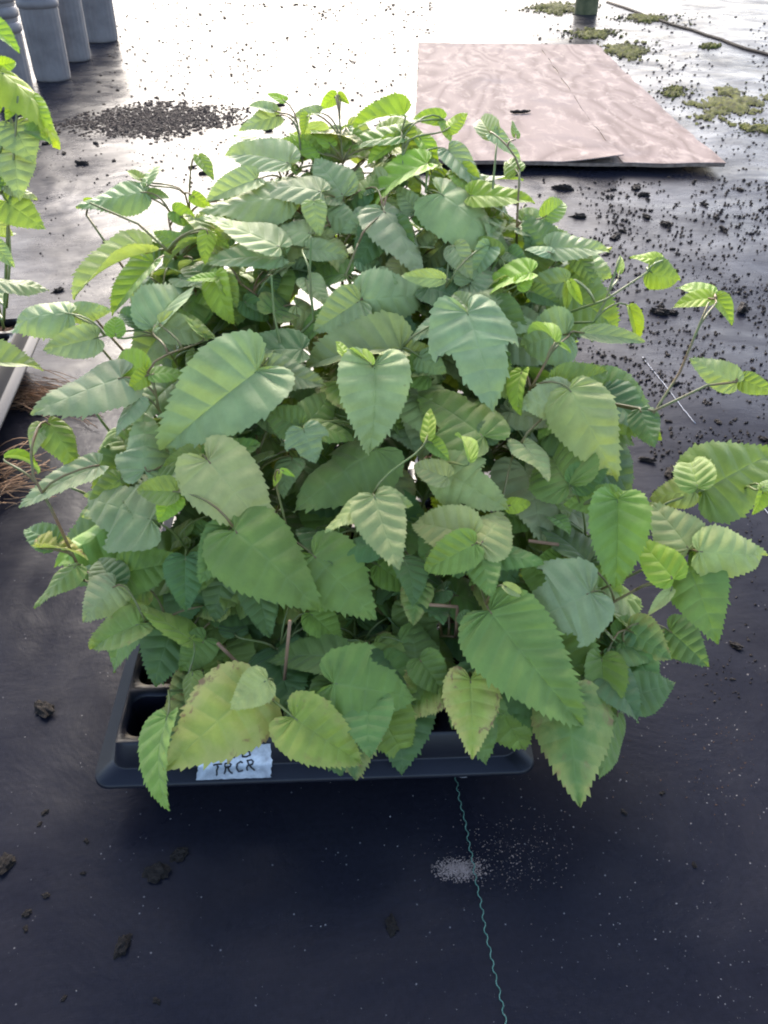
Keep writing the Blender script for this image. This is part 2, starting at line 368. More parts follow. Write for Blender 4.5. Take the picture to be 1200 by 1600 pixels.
# ------------------------------------------------------------------ the cell trays
def qfoil(a, r): return r*(.90 + .10*math.cos(4*a + math.pi))
LIPZ, TOPZ = .065, .100
def make_tray(name, lab, group, c_fl, c_fr, nx, ny, depth, empty=()):
    """c_fl, c_fr: the front lip corners on the ground plan"""
    d = c_fr-c_fl; width = math.hypot(d.x, d.y); rz = math.atan2(d.y, d.x)
    root = obj(name, None, None, (c_fl.x, c_fl.y, 0)); root.rotation_euler = (0,0,rz); tag(root, lab, 'tray', group)
    lipw, draft, bord = .016, .008, .006
    def rrect(x0, y0, x1, y1, r, z, n=6):
        o = []
        for (cx, cy, a0) in ((x1-r,y0+r,-90),(x1-r,y1-r,0),(x0+r,y1-r,90),(x0+r,y0+r,180)):
            for k in range(n+1):
                a = math.radians(a0+90*k/n); o.append((cx+r*math.cos(a), cy+r*math.sin(a), z))
        return o
    i1 = lipw+draft
    loops = [rrect(-.001,-.001,width+.001,depth+.001,.018,LIPZ-.006), rrect(0,0,width,depth,.018,LIPZ), rrect(lipw,lipw,width-lipw,depth-lipw,.016,LIPZ+.001),
             rrect(lipw+.001,lipw+.001,width-lipw-.001,depth-lipw-.001,.016,LIPZ+.004), rrect(i1-.001,i1-.001,width-i1+.001,depth-i1+.001,.015,TOPZ-.004), rrect(i1+.002,i1+.002,width-i1-.002,depth-i1-.002,.013,TOPZ-.0005)]
    vv, ff = [], []; n = len(loops[0])
    for l in loops: vv += l
    for j in range(len(loops)-1):
        for i in range(n): ff.append((j*n+i, j*n+(i+1) % n, (j+1)*n+(i+1) % n, (j+1)*n+i))
    obj('rim', mesh('rim', vv, ff, PLAST), root)
    x0, y0 = i1+.001, i1+.001; cw = (width-2*x0)/nx; cd = (depth-2*y0)/ny
    # one cell: flat top with a four-lobed opening and a cup below
    vv, ff = [], []; N = 40
    def sq(a):
        x, y = math.cos(a), math.sin(a); s = 1/max(abs(x), abs(y)); return (x*s*cw/2, y*s*cd/2)
    for i in range(N):
        a = 2*math.pi*i/N; sx, sy = sq(a); vv.append((sx, sy, TOPZ))
    rx, ry = cw*.475, cd*.475
    for (k, z) in ((1.0,TOPZ),(.97,TOPZ-.003),(.90,TOPZ-.03),(.80,.012),(.5,.004),(.05,.004)):
        for i in range(N):
            a = 2*math.pi*i/N; q = qfoil(a, 1)*k*1.02; vv.append((rx*q*math.cos(a), ry*q*math.sin(a), z))
    for j in range(6):
        for i in range(N): ff.append((j*N+i, j*N+(i+1) % N, (j+1)*N+(i+1) % N, (j+1)*N+i))
    cm = mesh('cell', vv, ff, PLAST); cells = {}
    M = Matrix.Translation((c_fl.x, c_fl.y, 0)) @ Matrix.Rotation(rz, 4, 'Z')
    for j in range(ny):
        for i in range(nx):
            o = obj('cell', cm, root, (x0+cw*(i+.5), y0+cd*(j+.5), 0)); cells[i, j] = M @ Vector((o.location.x, o.location.y, TOPZ))
    return root, cells, (cw, cd, width, depth, rz)
fl, fr = G(143,1227,LIPZ), G(838,1203,LIPZ); fl.z = fr.z = 0
NX, NY, DEP = 6, 8, .60
tray, cells, (CW, CD, TW, TD, TRZ) = make_tray('seedling_tray', 'black plastic cell tray with a white handwritten label on its front', 'cell trays', fl, fr, NX, NY, DEP)

# handwritten tape on the front wall
def sticker():
    a, b, c, d = (G(306,1222,LIPZ+.001), G(424,1215,LIPZ+.001), None, None)
    inv = (Matrix.Translation((fl.x, fl.y, 0)) @ Matrix.Rotation(TRZ, 4, 'Z')).inverted()
    xa, xb = (inv @ a).x, (inv @ b).x
    vv, ff = [], []; nx, ny = 24, 16
    prof = [(0.0005, LIPZ+.0012), (.0155, LIPZ+.0022), (.0172, LIPZ+.0050), (.0225, TOPZ-.006)]
    seg = [0]
    for (p, q) in zip(prof, prof[1:]): seg.append(seg[-1]+math.hypot(q[0]-p[0], q[1]-p[1]))
    tot = seg[-1]
    def pos(u, w, lift=0.0):
        s = w*tot; k = 0
        while k < len(seg)-2 and s > seg[k+1]: k += 1
        t = (s-seg[k])/(seg[k+1]-seg[k]); y = prof[k][0]+(prof[k+1][0]-prof[k][0])*t; z = prof[k][1]+(prof[k+1][1]-prof[k][1])*t
        dy, dz = prof[k+1][0]-prof[k][0], prof[k+1][1]-prof[k][1]; L = math.hypot(dy, dz); ny_, nz_ = -dz/L, dy/L
        x = xa+(xb-xa)*u + .0015*noise.noise(Vector((u*9, w*9, 4)))
        e = .0007 + .0005*noise.noise(Vector((u*7, w*6, 2))) + .0004*noise.noise(Vector((u*19, w*15, 8))) + lift
        return Vector((x, y+ny_*e, z+nz_*e))
    for j in range(ny+1):
        for i in range(nx+1):
            rag = .03*noise.noise(Vector((i*.7, j*.6, 1)))
            vv.append(pos(min(1, max(0, i/nx+(rag if i in (0, nx) else 0))), min(1, max(0, j/ny+(rag if j in (0, ny) else 0)))))
    for j in range(ny):
        for i in range(nx):
            k = j*(nx+1)+i; ff.append((k, k+1, k+nx+2, k+nx+1))
    st = obj('handwritten_label', mesh('handwritten_label', vv, ff, TAPE), tray); st['label'] = 'white tape with handwritten letters'
    # letters as pen strokes in a box 0..1 x 0..1
    A = {'R': [[(0,0),(.05,.5),(.08,1)],[(.0,.92),(.4,1.02),(.72,.85),(.55,.58),(.1,.5)],[(.3,.5),(.55,.2),(.85,0)]],
         'U': [[(.05,1),(.02,.4),(.15,.05),(.5,0),(.75,.3),(.8,1)]],
         'B': [[(.05,0),(.1,1)],[(.1,1),(.5,1),(.7,.8),(.5,.55),(.12,.52)],[(.3,.53),(.75,.45),(.8,.15),(.45,0),(.05,.02)]],
         'T': [[(.4,0),(.42,.5),(.45,1)],[(-.05,.92),(.4,.98),(.95,1.02)]],
         'C': [[(.75,.85),(.5,1),(.15,.8),(.08,.35),(.3,.03),(.8,.12)]]}
    vv, ff = [], []
    def word(w, u0, w0, du, uw, hh, slope):
        for k, ch in enumerate(w):
            for s in A[ch]:
                pts = []
                for (p, q) in zip(s, s[1:]):
                    for t in range(5): pts.append((p[0]+(q[0]-p[0])*t/5, p[1]+(q[1]-p[1])*t/5))
                pts.append(s[-1])
                tube(vv, ff, [pos(min(.99, u0+k*du+x*uw), min(.99, w0+slope*k+y*hh), .0006) for x, y in pts], .0009, 5)
    word('TRCR', .22, .10, .15, .115, .33, .035); word('RUB', .27, .60, .17, .13, .33, .02)
    lt = obj('lettering', mesh('lettering', vv, ff, INK), st)
sticker()

# neighbouring tray at the left edge of the picture
la, lb = G(-4,672,LIPZ), G(66,512,LIPZ); la.z = lb.z = 0
dl = (lb-la).normalized(); nl = Vector((dl.y,-dl.x,0)); l_fr = lb - dl*.60; l_fl = l_fr - nl*.42
tray2, cells2, T2 = make_tray('seedling_tray', 'black plastic cell tray with dry roots under its edge, beside the labelled tray', 'cell trays', l_fl, l_fr, 6, 8, .60)

# ------------------------------------------------------------------ leaves
OUT = {'ovate': [(.0,.0),(.10,-.07),(.23,-.06),(.35,.06),(.385,.22),(.345,.42),(.25,.62),(.13,.82),(.045,.94),(0,1)],
       'heart': [(.0,.0),(.10,-.13),(.27,-.17),(.43,-.06),(.50,.12),(.47,.32),(.37,.52),(.22,.72),(.08,.90),(0,1)],
       'lobed': [(.0,.0),(.11,-.14),(.28,-.18),(.43,-.08),(.54,.12),(.60,.30),(.56,.37),(.43,.36),(.34,.41),(.33,.54),(.25,.71),(.10,.89),(0,1)],
       'slim': [(.0,.0),(.07,-.02),(.15,.06),(.21,.20),(.235,.36),(.20,.55),(.13,.74),(.06,.90),(0,1)]}
def catmull(P, n):
    pts = []; Q = [P[0]]+P+[P[-1]]
    for i in range(1, len(Q)-2):
        a, b, c, d = Q[i-1], Q[i], Q[i+1], Q[i+2]
        for k in range(24):
            t = k/24
            pts.append(tuple(.5*((2*b[j])+(-a[j]+c[j])*t+(2*a[j]-5*b[j]+4*c[j]-d[j])*t*t+(-a[j]+3*b[j]-3*c[j]+d[j])*t**3) for j in (0,1)))
    pts.append(P[-1]); L = [0]
    for p, q in zip(pts, pts[1:]): L.append(L[-1]+math.hypot(q[0]-p[0], q[1]-p[1]))
    out = []; j = 0
    for i in range(n+1):
        s = L[-1]*i/n
        while j < len(L)-2 and L[j+1] < s: j += 1
        t = (s-L[j])/max(1e-9, L[j+1]-L[j]); out.append((pts[j][0]+(pts[j+1][0]-pts[j][0])*t, pts[j][1]+(pts[j+1][1]-pts[j][1])*t))
    return out
def leaf_mesh(shape, nv, fold, droop, side, wave, seed, tooth=.026, pleat=.016):
    rnd = random.Random(seed); n = nv*9; O = catmull(OUT[shape], n)
    Q = [0,.12,.32,.55,.78,.92,1]; vv, ff, uv = [], [], []
    ph = [rnd.uniform(0, 6.28) for _ in range(6)]; asym = rnd.uniform(-.05, .05); bend = rnd.uniform(-.10, .10)
    for sgn in (1, -1):
        b0 = len(vv); big = [rnd.uniform(.55, 1.35) for _ in range(nv*3+2)]
        for i, (ox, oy) in enumerate(O):
            s = i/n; m = max(0.0, (s-.36)/.64)**1.1
            ax, ay = O[max(0, i-1)]; bx, by = O[min(n, i+1)]; tx, ty = bx-ax, by-ay; tl = math.hypot(tx, ty) or 1
            nx_, ny_ = ty/tl, -tx/tl
            tk = i % 3; amp = tooth*(0, .55, 1.0)[tk]*big[i//3]*min(1, s*6)*min(1, (1-s)*7+.2)*(1.5 if (i//3) % 3 == 0 else .8)
            for q in Q:
                ex, ey = ox*(1+sgn*asym), oy
                if q == 1: ex += nx_*amp - 0*tx; ey += ny_*amp + amp*.5
                x = ex*q; y = m*(1-q)+ey*q
                z = fold*abs(x) - side*x*x
                z += -pleat*math.sin(math.pi*min(1, q*.96))*math.cos(2*math.pi*nv*s)*min(1, s*4)*(1-s*.4)
                z += wave*q*q*(math.sin(5.2*y+ph[0]+sgn)*.6+math.sin(9.5*y+ph[1]*sgn)*.4)
                X = sgn*x + bend*y*y
                k = droop
                if abs(k) > 1e-4:
                    a = k*max(y, -.2); Y2 = math.sin(a)/k - z*-math.sin(a)*0; Z2 = -(1-math.cos(a))/k
                    Y2 += z*math.sin(a); Z2 += z*math.cos(a)
                else: Y2, Z2 = y, z
                vv.append((X, Y2, Z2)); uv.append((s*nv, q))
        K = len(Q)
        for i in range(n):
            for j in range(K-1):
                a, b, c, d = b0+i*K+j, b0+i*K+j+1, b0+(i+1)*K+j+1, b0+(i+1)*K+j
                ff.append((a, b, c, d) if sgn > 0 else (d, c, b, a))
    me = mesh('leaf_'+shape, vv, ff, LEAF, True, uv)
    return me
MESH = {'o': [], 'h': [], 'l': [], 's': []}
sd_ = 1
for k, shp, lst in (('o','ovate',((8,.18,.7,.2,.03),(9,.30,.35,.5,.03),(8,.05,.9,.5,.04),(9,.42,.5,.2,.03),(8,-.05,.4,.7,.05),(9,.22,1.1,.1,.02),(8,.12,.15,.3,.05),(9,.55,.9,.0,.05),(8,.0,1.3,.9,.06),(9,-.12,.2,.4,.07),(10,.35,.6,.6,.06))),
                    ('h','heart',((8,.12,.6,.4,.04),(9,.25,.4,.6,.04),(8,-.02,.8,.4,.05),(9,.32,.8,.3,.03),(8,.08,.25,.5,.06),(9,.45,1.0,.5,.06),(8,-.10,.5,.9,.07),(10,.2,1.3,.2,.06))),
                    ('l','lobed',((8,.12,.6,.4,.04),(9,.26,.5,.6,.05),(8,.02,.8,.3,.05),(9,.35,.9,.7,.06),(8,-.05,.3,.8,.06))),
                    ('s','slim',((7,.45,.6,.1,.02),(7,.7,1.0,0,.03),(8,.30,.3,.1,.04),(7,.9,1.4,0,.03)))):
    for (nv, fo, dr, si, wa) in lst:
        sd_ += 1; MESH[k].append((leaf_mesh(shp, nv, fo, dr, si, wa, sd_*13, .027 if k != 's' else .018, .021 if k != 's' else .010), {'o':.77,'h':1.0,'l':1.1,'s':.47}[k]))
COL = {'g': (.158,.255,.036), 'd': (.092,.172,.036), 's': (.310,.380,.135), 'p': (.400,.440,.130), 'b': (.310,.450,.022), 'y': (.33,.40,.045), 'v': (.225,.330,.040)}
YC = [(100,1.17),(200,1.11),(300,1.03),(400,.95),(500,.87),(600,.80),(700,.74),(800,.69),(900,.64),(1000,.60),(1100,.545),(1200,.50),(1260,.485)]
def canopyY(px, py): return interp(YC, py)

# plants of the main tray -------------------------------------------------
class Plant: pass
def zc(Y):
    best = .3
    t = [(interp(YC, y), AT(600, y, interp(YC, y)).z) for y in range(1250, 140, -25)]
    return interp(t, Y)
ZT = [(interp(YC, y), AT(600, y, interp(YC, y)).z) for y in range(1250, 140, -25)]
SOILM = None
def soil_plug_mesh(cw, cd):
    vv, ff = [], []; N = 16
    vv.append((0,0,.004))
    for r in (.5, .98):
        for i in range(N):
            a = 2*math.pi*i/N; q = qfoil(a, 1)*r; vv.append((cw*.44*q*math.cos(a), cd*.44*q*math.sin(a), random.uniform(-.003, .004)-(r > .9)*.003))
    for i in range(N):
        vv.append((cw*.37*math.cos(2*math.pi*i/N)*.9, cd*.37*math.sin(2*math.pi*i/N)*.9, -.05))
    for i in range(N):
        i2 = (i+1) % N; ff.append((0, 1+i, 1+i2)); ff.append((1+i, 1+N+i, 1+N+i2, 1+i2)); ff.append((1+N+i, 1+2*N+i, 1+2*N+i2, 1+N+i2))
    return mesh('soil_plug', vv, ff, PEAT)
SP = [soil_plug_mesh(CW, CD) for _ in range(3)]
def make_plant(base, top, label, group, red=.5):
    p = Plant(); p.base = base; p.leaves = []; p.v, p.f = [], []
    p.root = obj('bramble_seedling', None, None, base); tag(p.root, label, 'plant', group)
    up = (top-base).length
    k1 = base + Vector((random.uniform(-.02,.02), random.uniform(-.02,.02), up*.4)); k2 = base.lerp(top, .6) + Vector((random.uniform(-.02,.02), random.uniform(-.02,.02), up*.12))
    p.att = p.pts = bez(base-Vector((0,0,.012)), k1, k2, top, 12)
    p.att = list(p.pts)
    tube(p.v, p.f, [q-base for q in p.pts], [.0028-.0014*i/12 for i in range(13)], 6)
    p.red = random.random() < red
    return p
def finish(p):
    s = obj('stem', mesh('stem', p.v, p.f, STEMR if p.red else STEM), p.root)
LEAFN = 0
def put_leaf(p, pos, d, n, length, ratio, kind, col, ill=0.0, idx=None):
    """leaf blade with its base at pos, pointing along d, upper side towards n"""
    global LEAFN
    lst = MESH[kind]; me, nat = lst[random.randrange(len(lst)) if idx is None else idx % len(lst)]
    y = d.normalized(); z = (n-y*n.dot(y)).normalized(); x = y.cross(z)
    sx = length*ratio/nat
    o = obj('leaf', me, p.root)
    R = Matrix((x, y, z)).transposed().to_4x4()
    o.matrix_basis = Matrix.Translation(pos-p.base) @ R @ Matrix.Diagonal((sx, length, (sx+length)/2, 1))
    c = COL[col]; j = random.uniform(.85, 1.18); o.color = (c[0]*j*random.uniform(.9,1.12), c[1]*j, c[2]*j*random.uniform(.85,1.2), 1-ill)
    LEAFN += 1; return o
def petiole(p, pos, d, r=.0013):
    best, bp = 1e9, None
    for q in p.att[3:]:
        c = (q-pos).length + 2.2*max(0, q.z-(pos.z-.012))
        if c < best: best, bp = c, q
    L = (pos-bp).length
    pts = bez(bp, bp+Vector((0,0,L*.3))+(pos-bp)*.2, pos-d.normalized()*min(.02, L*.3), pos+d.normalized()*.004, 6)
    r0 = r*(1.0 if L < .09 else 1.3)
    tube(p.v, p.f, [q-p.base for q in pts], [r0*1.1, r0, r0, r0*.9, r0*.85, r0*.8, r0*.7], 5)
    if L > .06: p.att += pts[2:6]
def nearest(plants, pos):
    best, bp = 1e9, None
    for p in plants:
        c = min((q-pos).length + 2.5*max(0, q.z-(pos.z-.01)) for q in p.att[3:]) + .002*len(p.leaves)
        if c < best: best, bp = c, p
    return bp

plants = []
LEFT_T, RIGHT_T = .0, TW
mid = (cells[2, 3]+cells[3, 4])/2
for (i, j), c in sorted(cells.items(), key=lambda t: (t[0][1], t[0][0])):
    if (i, j) in ((0, 0), (0, 1)): continue
    out = Vector((c.x-mid.x, (c.y-mid.y)*.35, 0)); ed = abs(i-2.5)/2.5
    Yt = c.y + out.y*.3 + random.uniform(-.015, .015)
    z = interp(ZT, Yt) - random.uniform(.02, .06) - .05*ed
    z = max(z, .155)
    top = Vector((c.x+out.x*(.25+.35*ed)+random.uniform(-.015,.015), Yt, z))
    ORD = ('first','second','third','fourth','fifth','sixth','seventh','eighth')
    if j == 0: lab, gr = 'leafy green seedling in the front row of the labelled tray', 'front row seedlings'
    elif j == NY-1: lab, gr = 'tall seedling with bright young shoots in the row of the labelled tray nearest the plywood', 'back row seedlings'
    elif i == 0: lab, gr = 'seedling leaning out over the labelled tray edge towards the neighbouring tray', 'seedlings along the edge facing the other tray'
    elif i == NX-1: lab, gr = 'seedling leaning out over the labelled tray edge towards the soil-strewn ground', 'seedlings along the edge facing the soil crumbs'
    else: lab, gr = 'leafy seedling in the crowded middle of the labelled tray', 'seedlings packed in the middle of the tray'
    look = 'leafy green seedling' if j < 3 else ('bushy sage-green seedling' if j < 6 else 'tall seedling with bright young shoots')
    lab = look + ', %s row back from label, %s cell from other tray' % (ORD[j], ORD[i])
    p = make_plant(c, top, lab, gr); p.ij = (i, j); plants.append(p)
    sp = obj('soil_plug', random.choice(SP), p.root, (0,0,-.010)); sp.rotation_euler = (0,0,TRZ)
sp = obj('soil_plug', SP[0], None, cells[0, 1]-Vector((0,0,.018))); sp.rotation_euler = (0,0,TRZ)
tag(sp, 'brown peat plug without a plant beside the empty corner cell', 'soil')

# blades traced from the photograph: base px, tip px, apparent width/length, shape, colour, offset towards the eye (m), illness
HERO = [
 (390,1083,263,1193,.82,'h','y',.02,.75),(418,1062,360,1100,.85,'o','p',.035,0),(262,1120,203,1258,.27,'o','v',.03,0),(460,1122,566,1196,.78,'h','y',.03,.25),
 (462,1122,448,1178,.6,'o','y',.005,.2),(521,1068,650,1088,1.02,'l','g',.032,0),(535,1030,415,1003,.5,'o','g',.01,0),(652,1040,640,966,1.0,'o','g',-.01,0),
 (655,1030,695,1080,.9,'o','g',.0,0),(692,1058,612,1112,.85,'o','v',-.01,.8),(735,1062,742,1174,.78,'h','y',.012,.85),(765,1018,808,1137,.85,'h','d',-.005,0),
 (765,955,898,1128,.64,'o','g',.025,0),(890,1085,893,1245,.78,'h','g',.02,.35),(922,926,808,980,1.05,'l','s',.02,0),(940,1028,950,1132,.58,'o','g',.0,0),
 (966,1115,946,1212,.46,'o','g',.0,0),(990,1086,1057,1068,1.0,'h','d',.0,0),(985,985,1045,1028,.95,'h','d',-.01,.5),(1046,985,1106,1036,.85,'h','d',-.015,0),
 (1075,880,1120,995,.78,'h','g',.0,0),(1052,905,1000,836,.72,'o','b',.02,0),(1052,920,1015,958,.35,'s','p',.02,0),(965,780,968,910,.68,'o','v',.015,0),
 (966,782,885,782,.62,'o','v',.01,0),(970,786,1002,762,1.0,'o','b',.01,0),(1086,768,1010,772,.68,'o','p',.0,0),(1092,862,1228,868,.62,'o','p',.02,0),
 (1076,858,1026,782,.85,'o','p',.01,0),(1090,762,1072,686,.78,'o','v',.01,0),(1100,766,1218,696,.95,'h','g',-.005,0),(1100,766,1180,798,.6,'o','d',-.015,0),
 (1192,766,1186,802,.55,'o','b',.02,0),(1190,764,1210,742,.6,'o','v',.02,0),(890,608,966,742,.68,'o','p',.03,0),(885,622,812,634,.95,'h','s',.02,0),
 (866,602,956,584,.68,'o','g',.01,0),(885,522,812,536,1.2,'h','s',.0,0),(908,520,1003,526,.3,'s','s',.0,0),(868,535,836,482,.28,'s','b',.03,0),
 (872,535,892,548,.3,'s','b',.03,0),(982,478,1006,526,.35,'s','b',.0,0),(1014,424,1066,442,.9,'o','g',.0,0),(1032,406,988,398,.4,'o','b',.0,0),
 (1112,466,1052,466,.42,'o','b',.01,0),(1112,461,1062,434,.4,'o','b',.0,0),(1118,463,1148,500,.5,'o','b',.0,0),(1150,598,1080,562,.58,'o','p',.01,0),
 (1152,596,1110,560,.5,'o','p',.0,0),(1158,592,1208,616,.6,'o','v',.0,0),(968,428,970,398,.4,'s','b',.0,0),(1000,640,1022,692,.85,'o','d',.0,0),
 (890,757,838,686,1.3,'h','g',.0,0),(894,757,952,726,.8,'o','g',.0,0),
 (738,838,638,802,.75,'o','p',.03,0),(752,850,792,784,1.1,'h','p',.025,0),(742,850,657,893,.66,'o','v',.035,0),(748,855,768,926,.78,'o','g',.03,0),(760,860,846,876,.5,'o','g',.01,0),
 (698,738,788,792,.85,'l','p',.015,0),(700,746,637,722,.62,'o','p',.015,0),(585,775,612,882,.74,'o','p',.035,0),(581,778,510,823,.45,'o','p',.03,0),(590,775,641,792,.7,'o','p',.03,0),
 (590,850,512,856,.5,'o','d',.0,0),(588,702,458,782,.72,'l','g',.0,0),(585,572,592,692,.92,'h','p',.03,0),(546,568,533,527,.5,'o','b',.035,0),(581,570,546,530,.2,'s','b',.04,0),
 (626,546,468,534,.42,'o','s',.005,0),(470,668,412,640,.85,'o','g',.01,0),(475,664,536,604,.72,'o','g',.01,0),(480,668,563,668,.42,'o','g',.015,0),(474,671,492,718,1.3,'l','s',.02,0),
 (402,580,250,690,.74,'h','s',.025,0),(408,572,332,548,.5,'o','s',.015,0),(413,576,504,596,.56,'o','s',.02,0),(472,546,340,536,.4,'o','d',.0,0),(562,470,497,512,.85,'o','s',.005,0),
 (562,468,688,460,.7,'o','s',.005,0),(560,465,614,428,.62,'o','s',.0,0),(730,488,784,622,.82,'l','s',.035,0),(726,490,632,506,.42,'o','s',.03,0),(735,486,708,452,.9,'o','s',.02,0),
 (792,466,712,466,.5,'o','s',.005,0),(770,474,816,522,.85,'o','g',.0,0),(830,426,718,442,.3,'o','b',.01,0),(808,446,836,428,.9,'o','b',.02,0),(696,436,630,432,.42,'s','p',.025,0),
 (628,550,680,546,.6,'o','s',.0,0),(655,557,692,584,.95,'o','s',.005,0),(755,682,660,600,.78,'l','g',.01,0),(758,680,790,660,1.1,'h','d',.0,0),(816,580,790,640,.4,'o','b',.01,0),
 (668,686,672,638,.5,'o','b',.03,0),(672,690,700,714,.7,'o','v',.025,0),(734,722,728,660,.34,'s','b',.045,0),(437,735,430,758,.5,'s','b',.04,0),(438,733,459,743,.4,'s','b',.04,0),
 (325,720,430,838,.74,'h','p',.035,0),(326,715,406,690,.56,'o','g',.01,0),(326,706,256,716,.5,'o','v',.01,0),(366,830,506,938,.76,'h','g',.03,0),(360,824,312,902,.72,'o','g',.02,0),
 (490,868,582,962,.88,'h','g',.0,0),(300,1000,205,928,.3,'o','v',.01,0),(290,870,285,946,.82,'o','d',.0,0),(350,900,330,966,.85,'o','d',-.01,0),(402,905,412,986,.75,'o','d',-.01,0),
 (236,812,107,762,.88,'l','s',.02,0),(226,735,228,640,.95,'l','s',.0,0),(276,768,211,765,.72,'o','v',.035,0),(273,773,250,813,.9,'o','b',.035,0),(276,764,292,728,.8,'o','s',.025,0),
 (176,912,150,860,1.05,'h','d',.0,0),(180,914,128,962,1.0,'h','s',.01,0),(218,975,127,1006,.62,'h','g',.01,.2),(155,728,28,774,.3,'o','s',.01,0),(75,660,128,723,.62,'o','v',.02,0),
 (65,663,48,706,.6,'o','p',.02,0),(8,716,73,712,.15,'s','b',.02,0),(86,850,34,814,.75,'o','d',.0,0),(60,856,139,848,.2,'o','y',.01,.9),(120,884,53,941,.35,'o','g',.0,0),
 (108,490,-14,482,.46,'o','s',.02,0),(115,490,172,484,.6,'o','s',.01,0),(152,528,70,548,.6,'o','s',.015,0),(190,590,52,634,.5,'h','s',.02,0),(226,580,160,544,.66,'o','b',.025,0),
 (231,585,200,606,.8,'o','b',.03,0),(235,585,291,575,.45,'o','v',.03,0),(216,620,172,673,.36,'o','s',.015,0),(180,526,180,490,.9,'o','b',.02,0),(240,512,292,414,.56,'o','s',.02,0),
 (250,506,326,530,.62,'o','s',.025,0),(226,510,178,476,.6,'o','d',.01,0),(320,526,284,474,.36,'o','v',.015,0),(336,430,345,502,.56,'o','b',.02,0),(340,434,294,432,.32,'o','b',.02,0),
 (345,435,373,472,.6,'o','v',.015,0),(240,410,167,476,.36,'o','v',-.01,0),(236,455,196,470,.65,'o','s',.0,0),(232,395,94,418,.18,'o','p',.01,0),(225,300,121,316,.42,'o','s',.0,0),
 (228,286,240,235,.45,'o','s',.0,0),(222,282,198,262,.5,'o','v',.0,0),(230,305,266,298,.45,'o','g',.0,0),(310,244,334,277,.5,'o','v',.0,0),(300,305,328,325,.6,'o','b',.0,0),(150,316,124,312,.4,'s','b',-.01,0),
 (452,256,350,217,.52,'o','s',.01,0),(402,280,324,302,.46,'o','s',.01,0),(502,300,386,261,.36,'o','s',.015,0),(450,306,316,322,.42,'o','s',.02,0),(437,386,326,330,.36,'o','s',.02,0),
 (486,366,400,334,.46,'o','s',.02,0),(536,306,498,244,.9,'o','s',.0,0),(490,315,495,360,.85,'o','p',.03,0),(667,256,531,299,.25,'o','b',.02,0),(632,212,534,217,.3,'o','g',.0,0),
 (632,180,544,174,.36,'o','b',.0,0),(482,236,425,214,.6,'o','b',-.01,0),(516,226,490,184,.5,'o','b',.0,0),(500,240,455,204,.42,'o','b',.0,0),(472,250,440,214,.6,'o','b',-.01,0),
 (436,180,375,196,.5,'o','s',.0,0),(428,174,388,158,.4,'o','s',.0,0),(446,158,419,143,.45,'o','b',.0,0),(526,150,499,166,.7,'o','b',.0,0),(528,148,545,160,.6,'o','b',.0,0),(482,180,470,202,.6,'o','b',.0,0),(500,176,455,178,.35,'o','s',.0,0),
 (692,186,644,174,.5,'o','b',.0,0),(692,186,706,218,.42,'o','v',.0,0),(700,202,729,174,.6,'o','b',.0,0),(630,205,652,248,.7,'o','v',.0,0),(622,220,574,247,.42,'o','b',.0,0),(655,215,692,250,.45,'o','b',.0,0),
 (700,234,760,292,.42,'o','s',.0,0),(714,266,757,292,.5,'o','b',-.01,0),(770,214,744,171,.72,'o','s',.0,0),(768,208,816,242,.36,'o','s',.0,0),(806,214,803,189,.5,'o','g',.0,0),(808,268,783,234,.8,'o','v',.0,0),
 (735,306,834,300,.36,'o','b',.0,0),(850,340,889,308,.72,'o','v',.0,0),(690,304,820,384,.52,'h','s',.015,0),(600,330,676,412,.52,'h','s',.02,0),(596,335,534,356,.62,'o','s',.01,0),
 (602,346,560,402,.85,'o','d',.0,0),(610,350,642,402,.8,'o','d',.0,0),(856,386,818,334,.85,'o','d',.0,0),(858,388,954,380,.42,'o','s',.005,0),(900,394,926,437,.72,'o','d',.0,0),
 (860,396,821,374,.42,'o','s',.01,0),(710,384,730,428,.85,'o','s',.0,0),(766,386,742,424,.8,'o','s',.0,0),(890,438,906,472,.42,'s','b',.02,0),(890,438,884,476,.42,'s','v',.02,0),
 (886,440,812,452,.6,'o','s',.0,0),(830,455,876,474,.6,'o','d',.0,0),(480,388,542,396,.55,'o','s',.01,0),(326,362,314,402,.7,'o','b',.02,0),(330,366,356,386,.6,'o','v',.015,0),(442,402,324,394,.36,'o','s',.01,0),
 (920,880,850,798,.46,'o','d',.0,0),(320,1000,279,1052,.82,'h','g',.0,0),(302,1050,290,1102,.5,'o','v',.0,0),(735,966,708,966,.95,'o','d',.0,0),(786,914,818,930,.5,'s','p',.04,0),(792,790,836,786,.6,'o','b',.0,0),
 (560,350,585,310,.7,'o','s',.0,0),(650,330,620,290,.7,'o','s',.0,0),(780,400,745,370,.7,'o','g',-.01,0),(560,300,600,270,.6,'o','v',-.01,0),(380,470,420,500,.7,'o','d',-.01,0),(640,250,600,285,.5,'o','v',-.005,0),
 (270,330,310,350,.7,'o','g',-.01,0),(280,380,240,360,.6,'o','g',-.01,0),(380,345,330,370,.6,'o','s',-.005,0),(470,225,520,245,.6,'o','v',-.01,0)]
UPV = Vector((0,0,1))
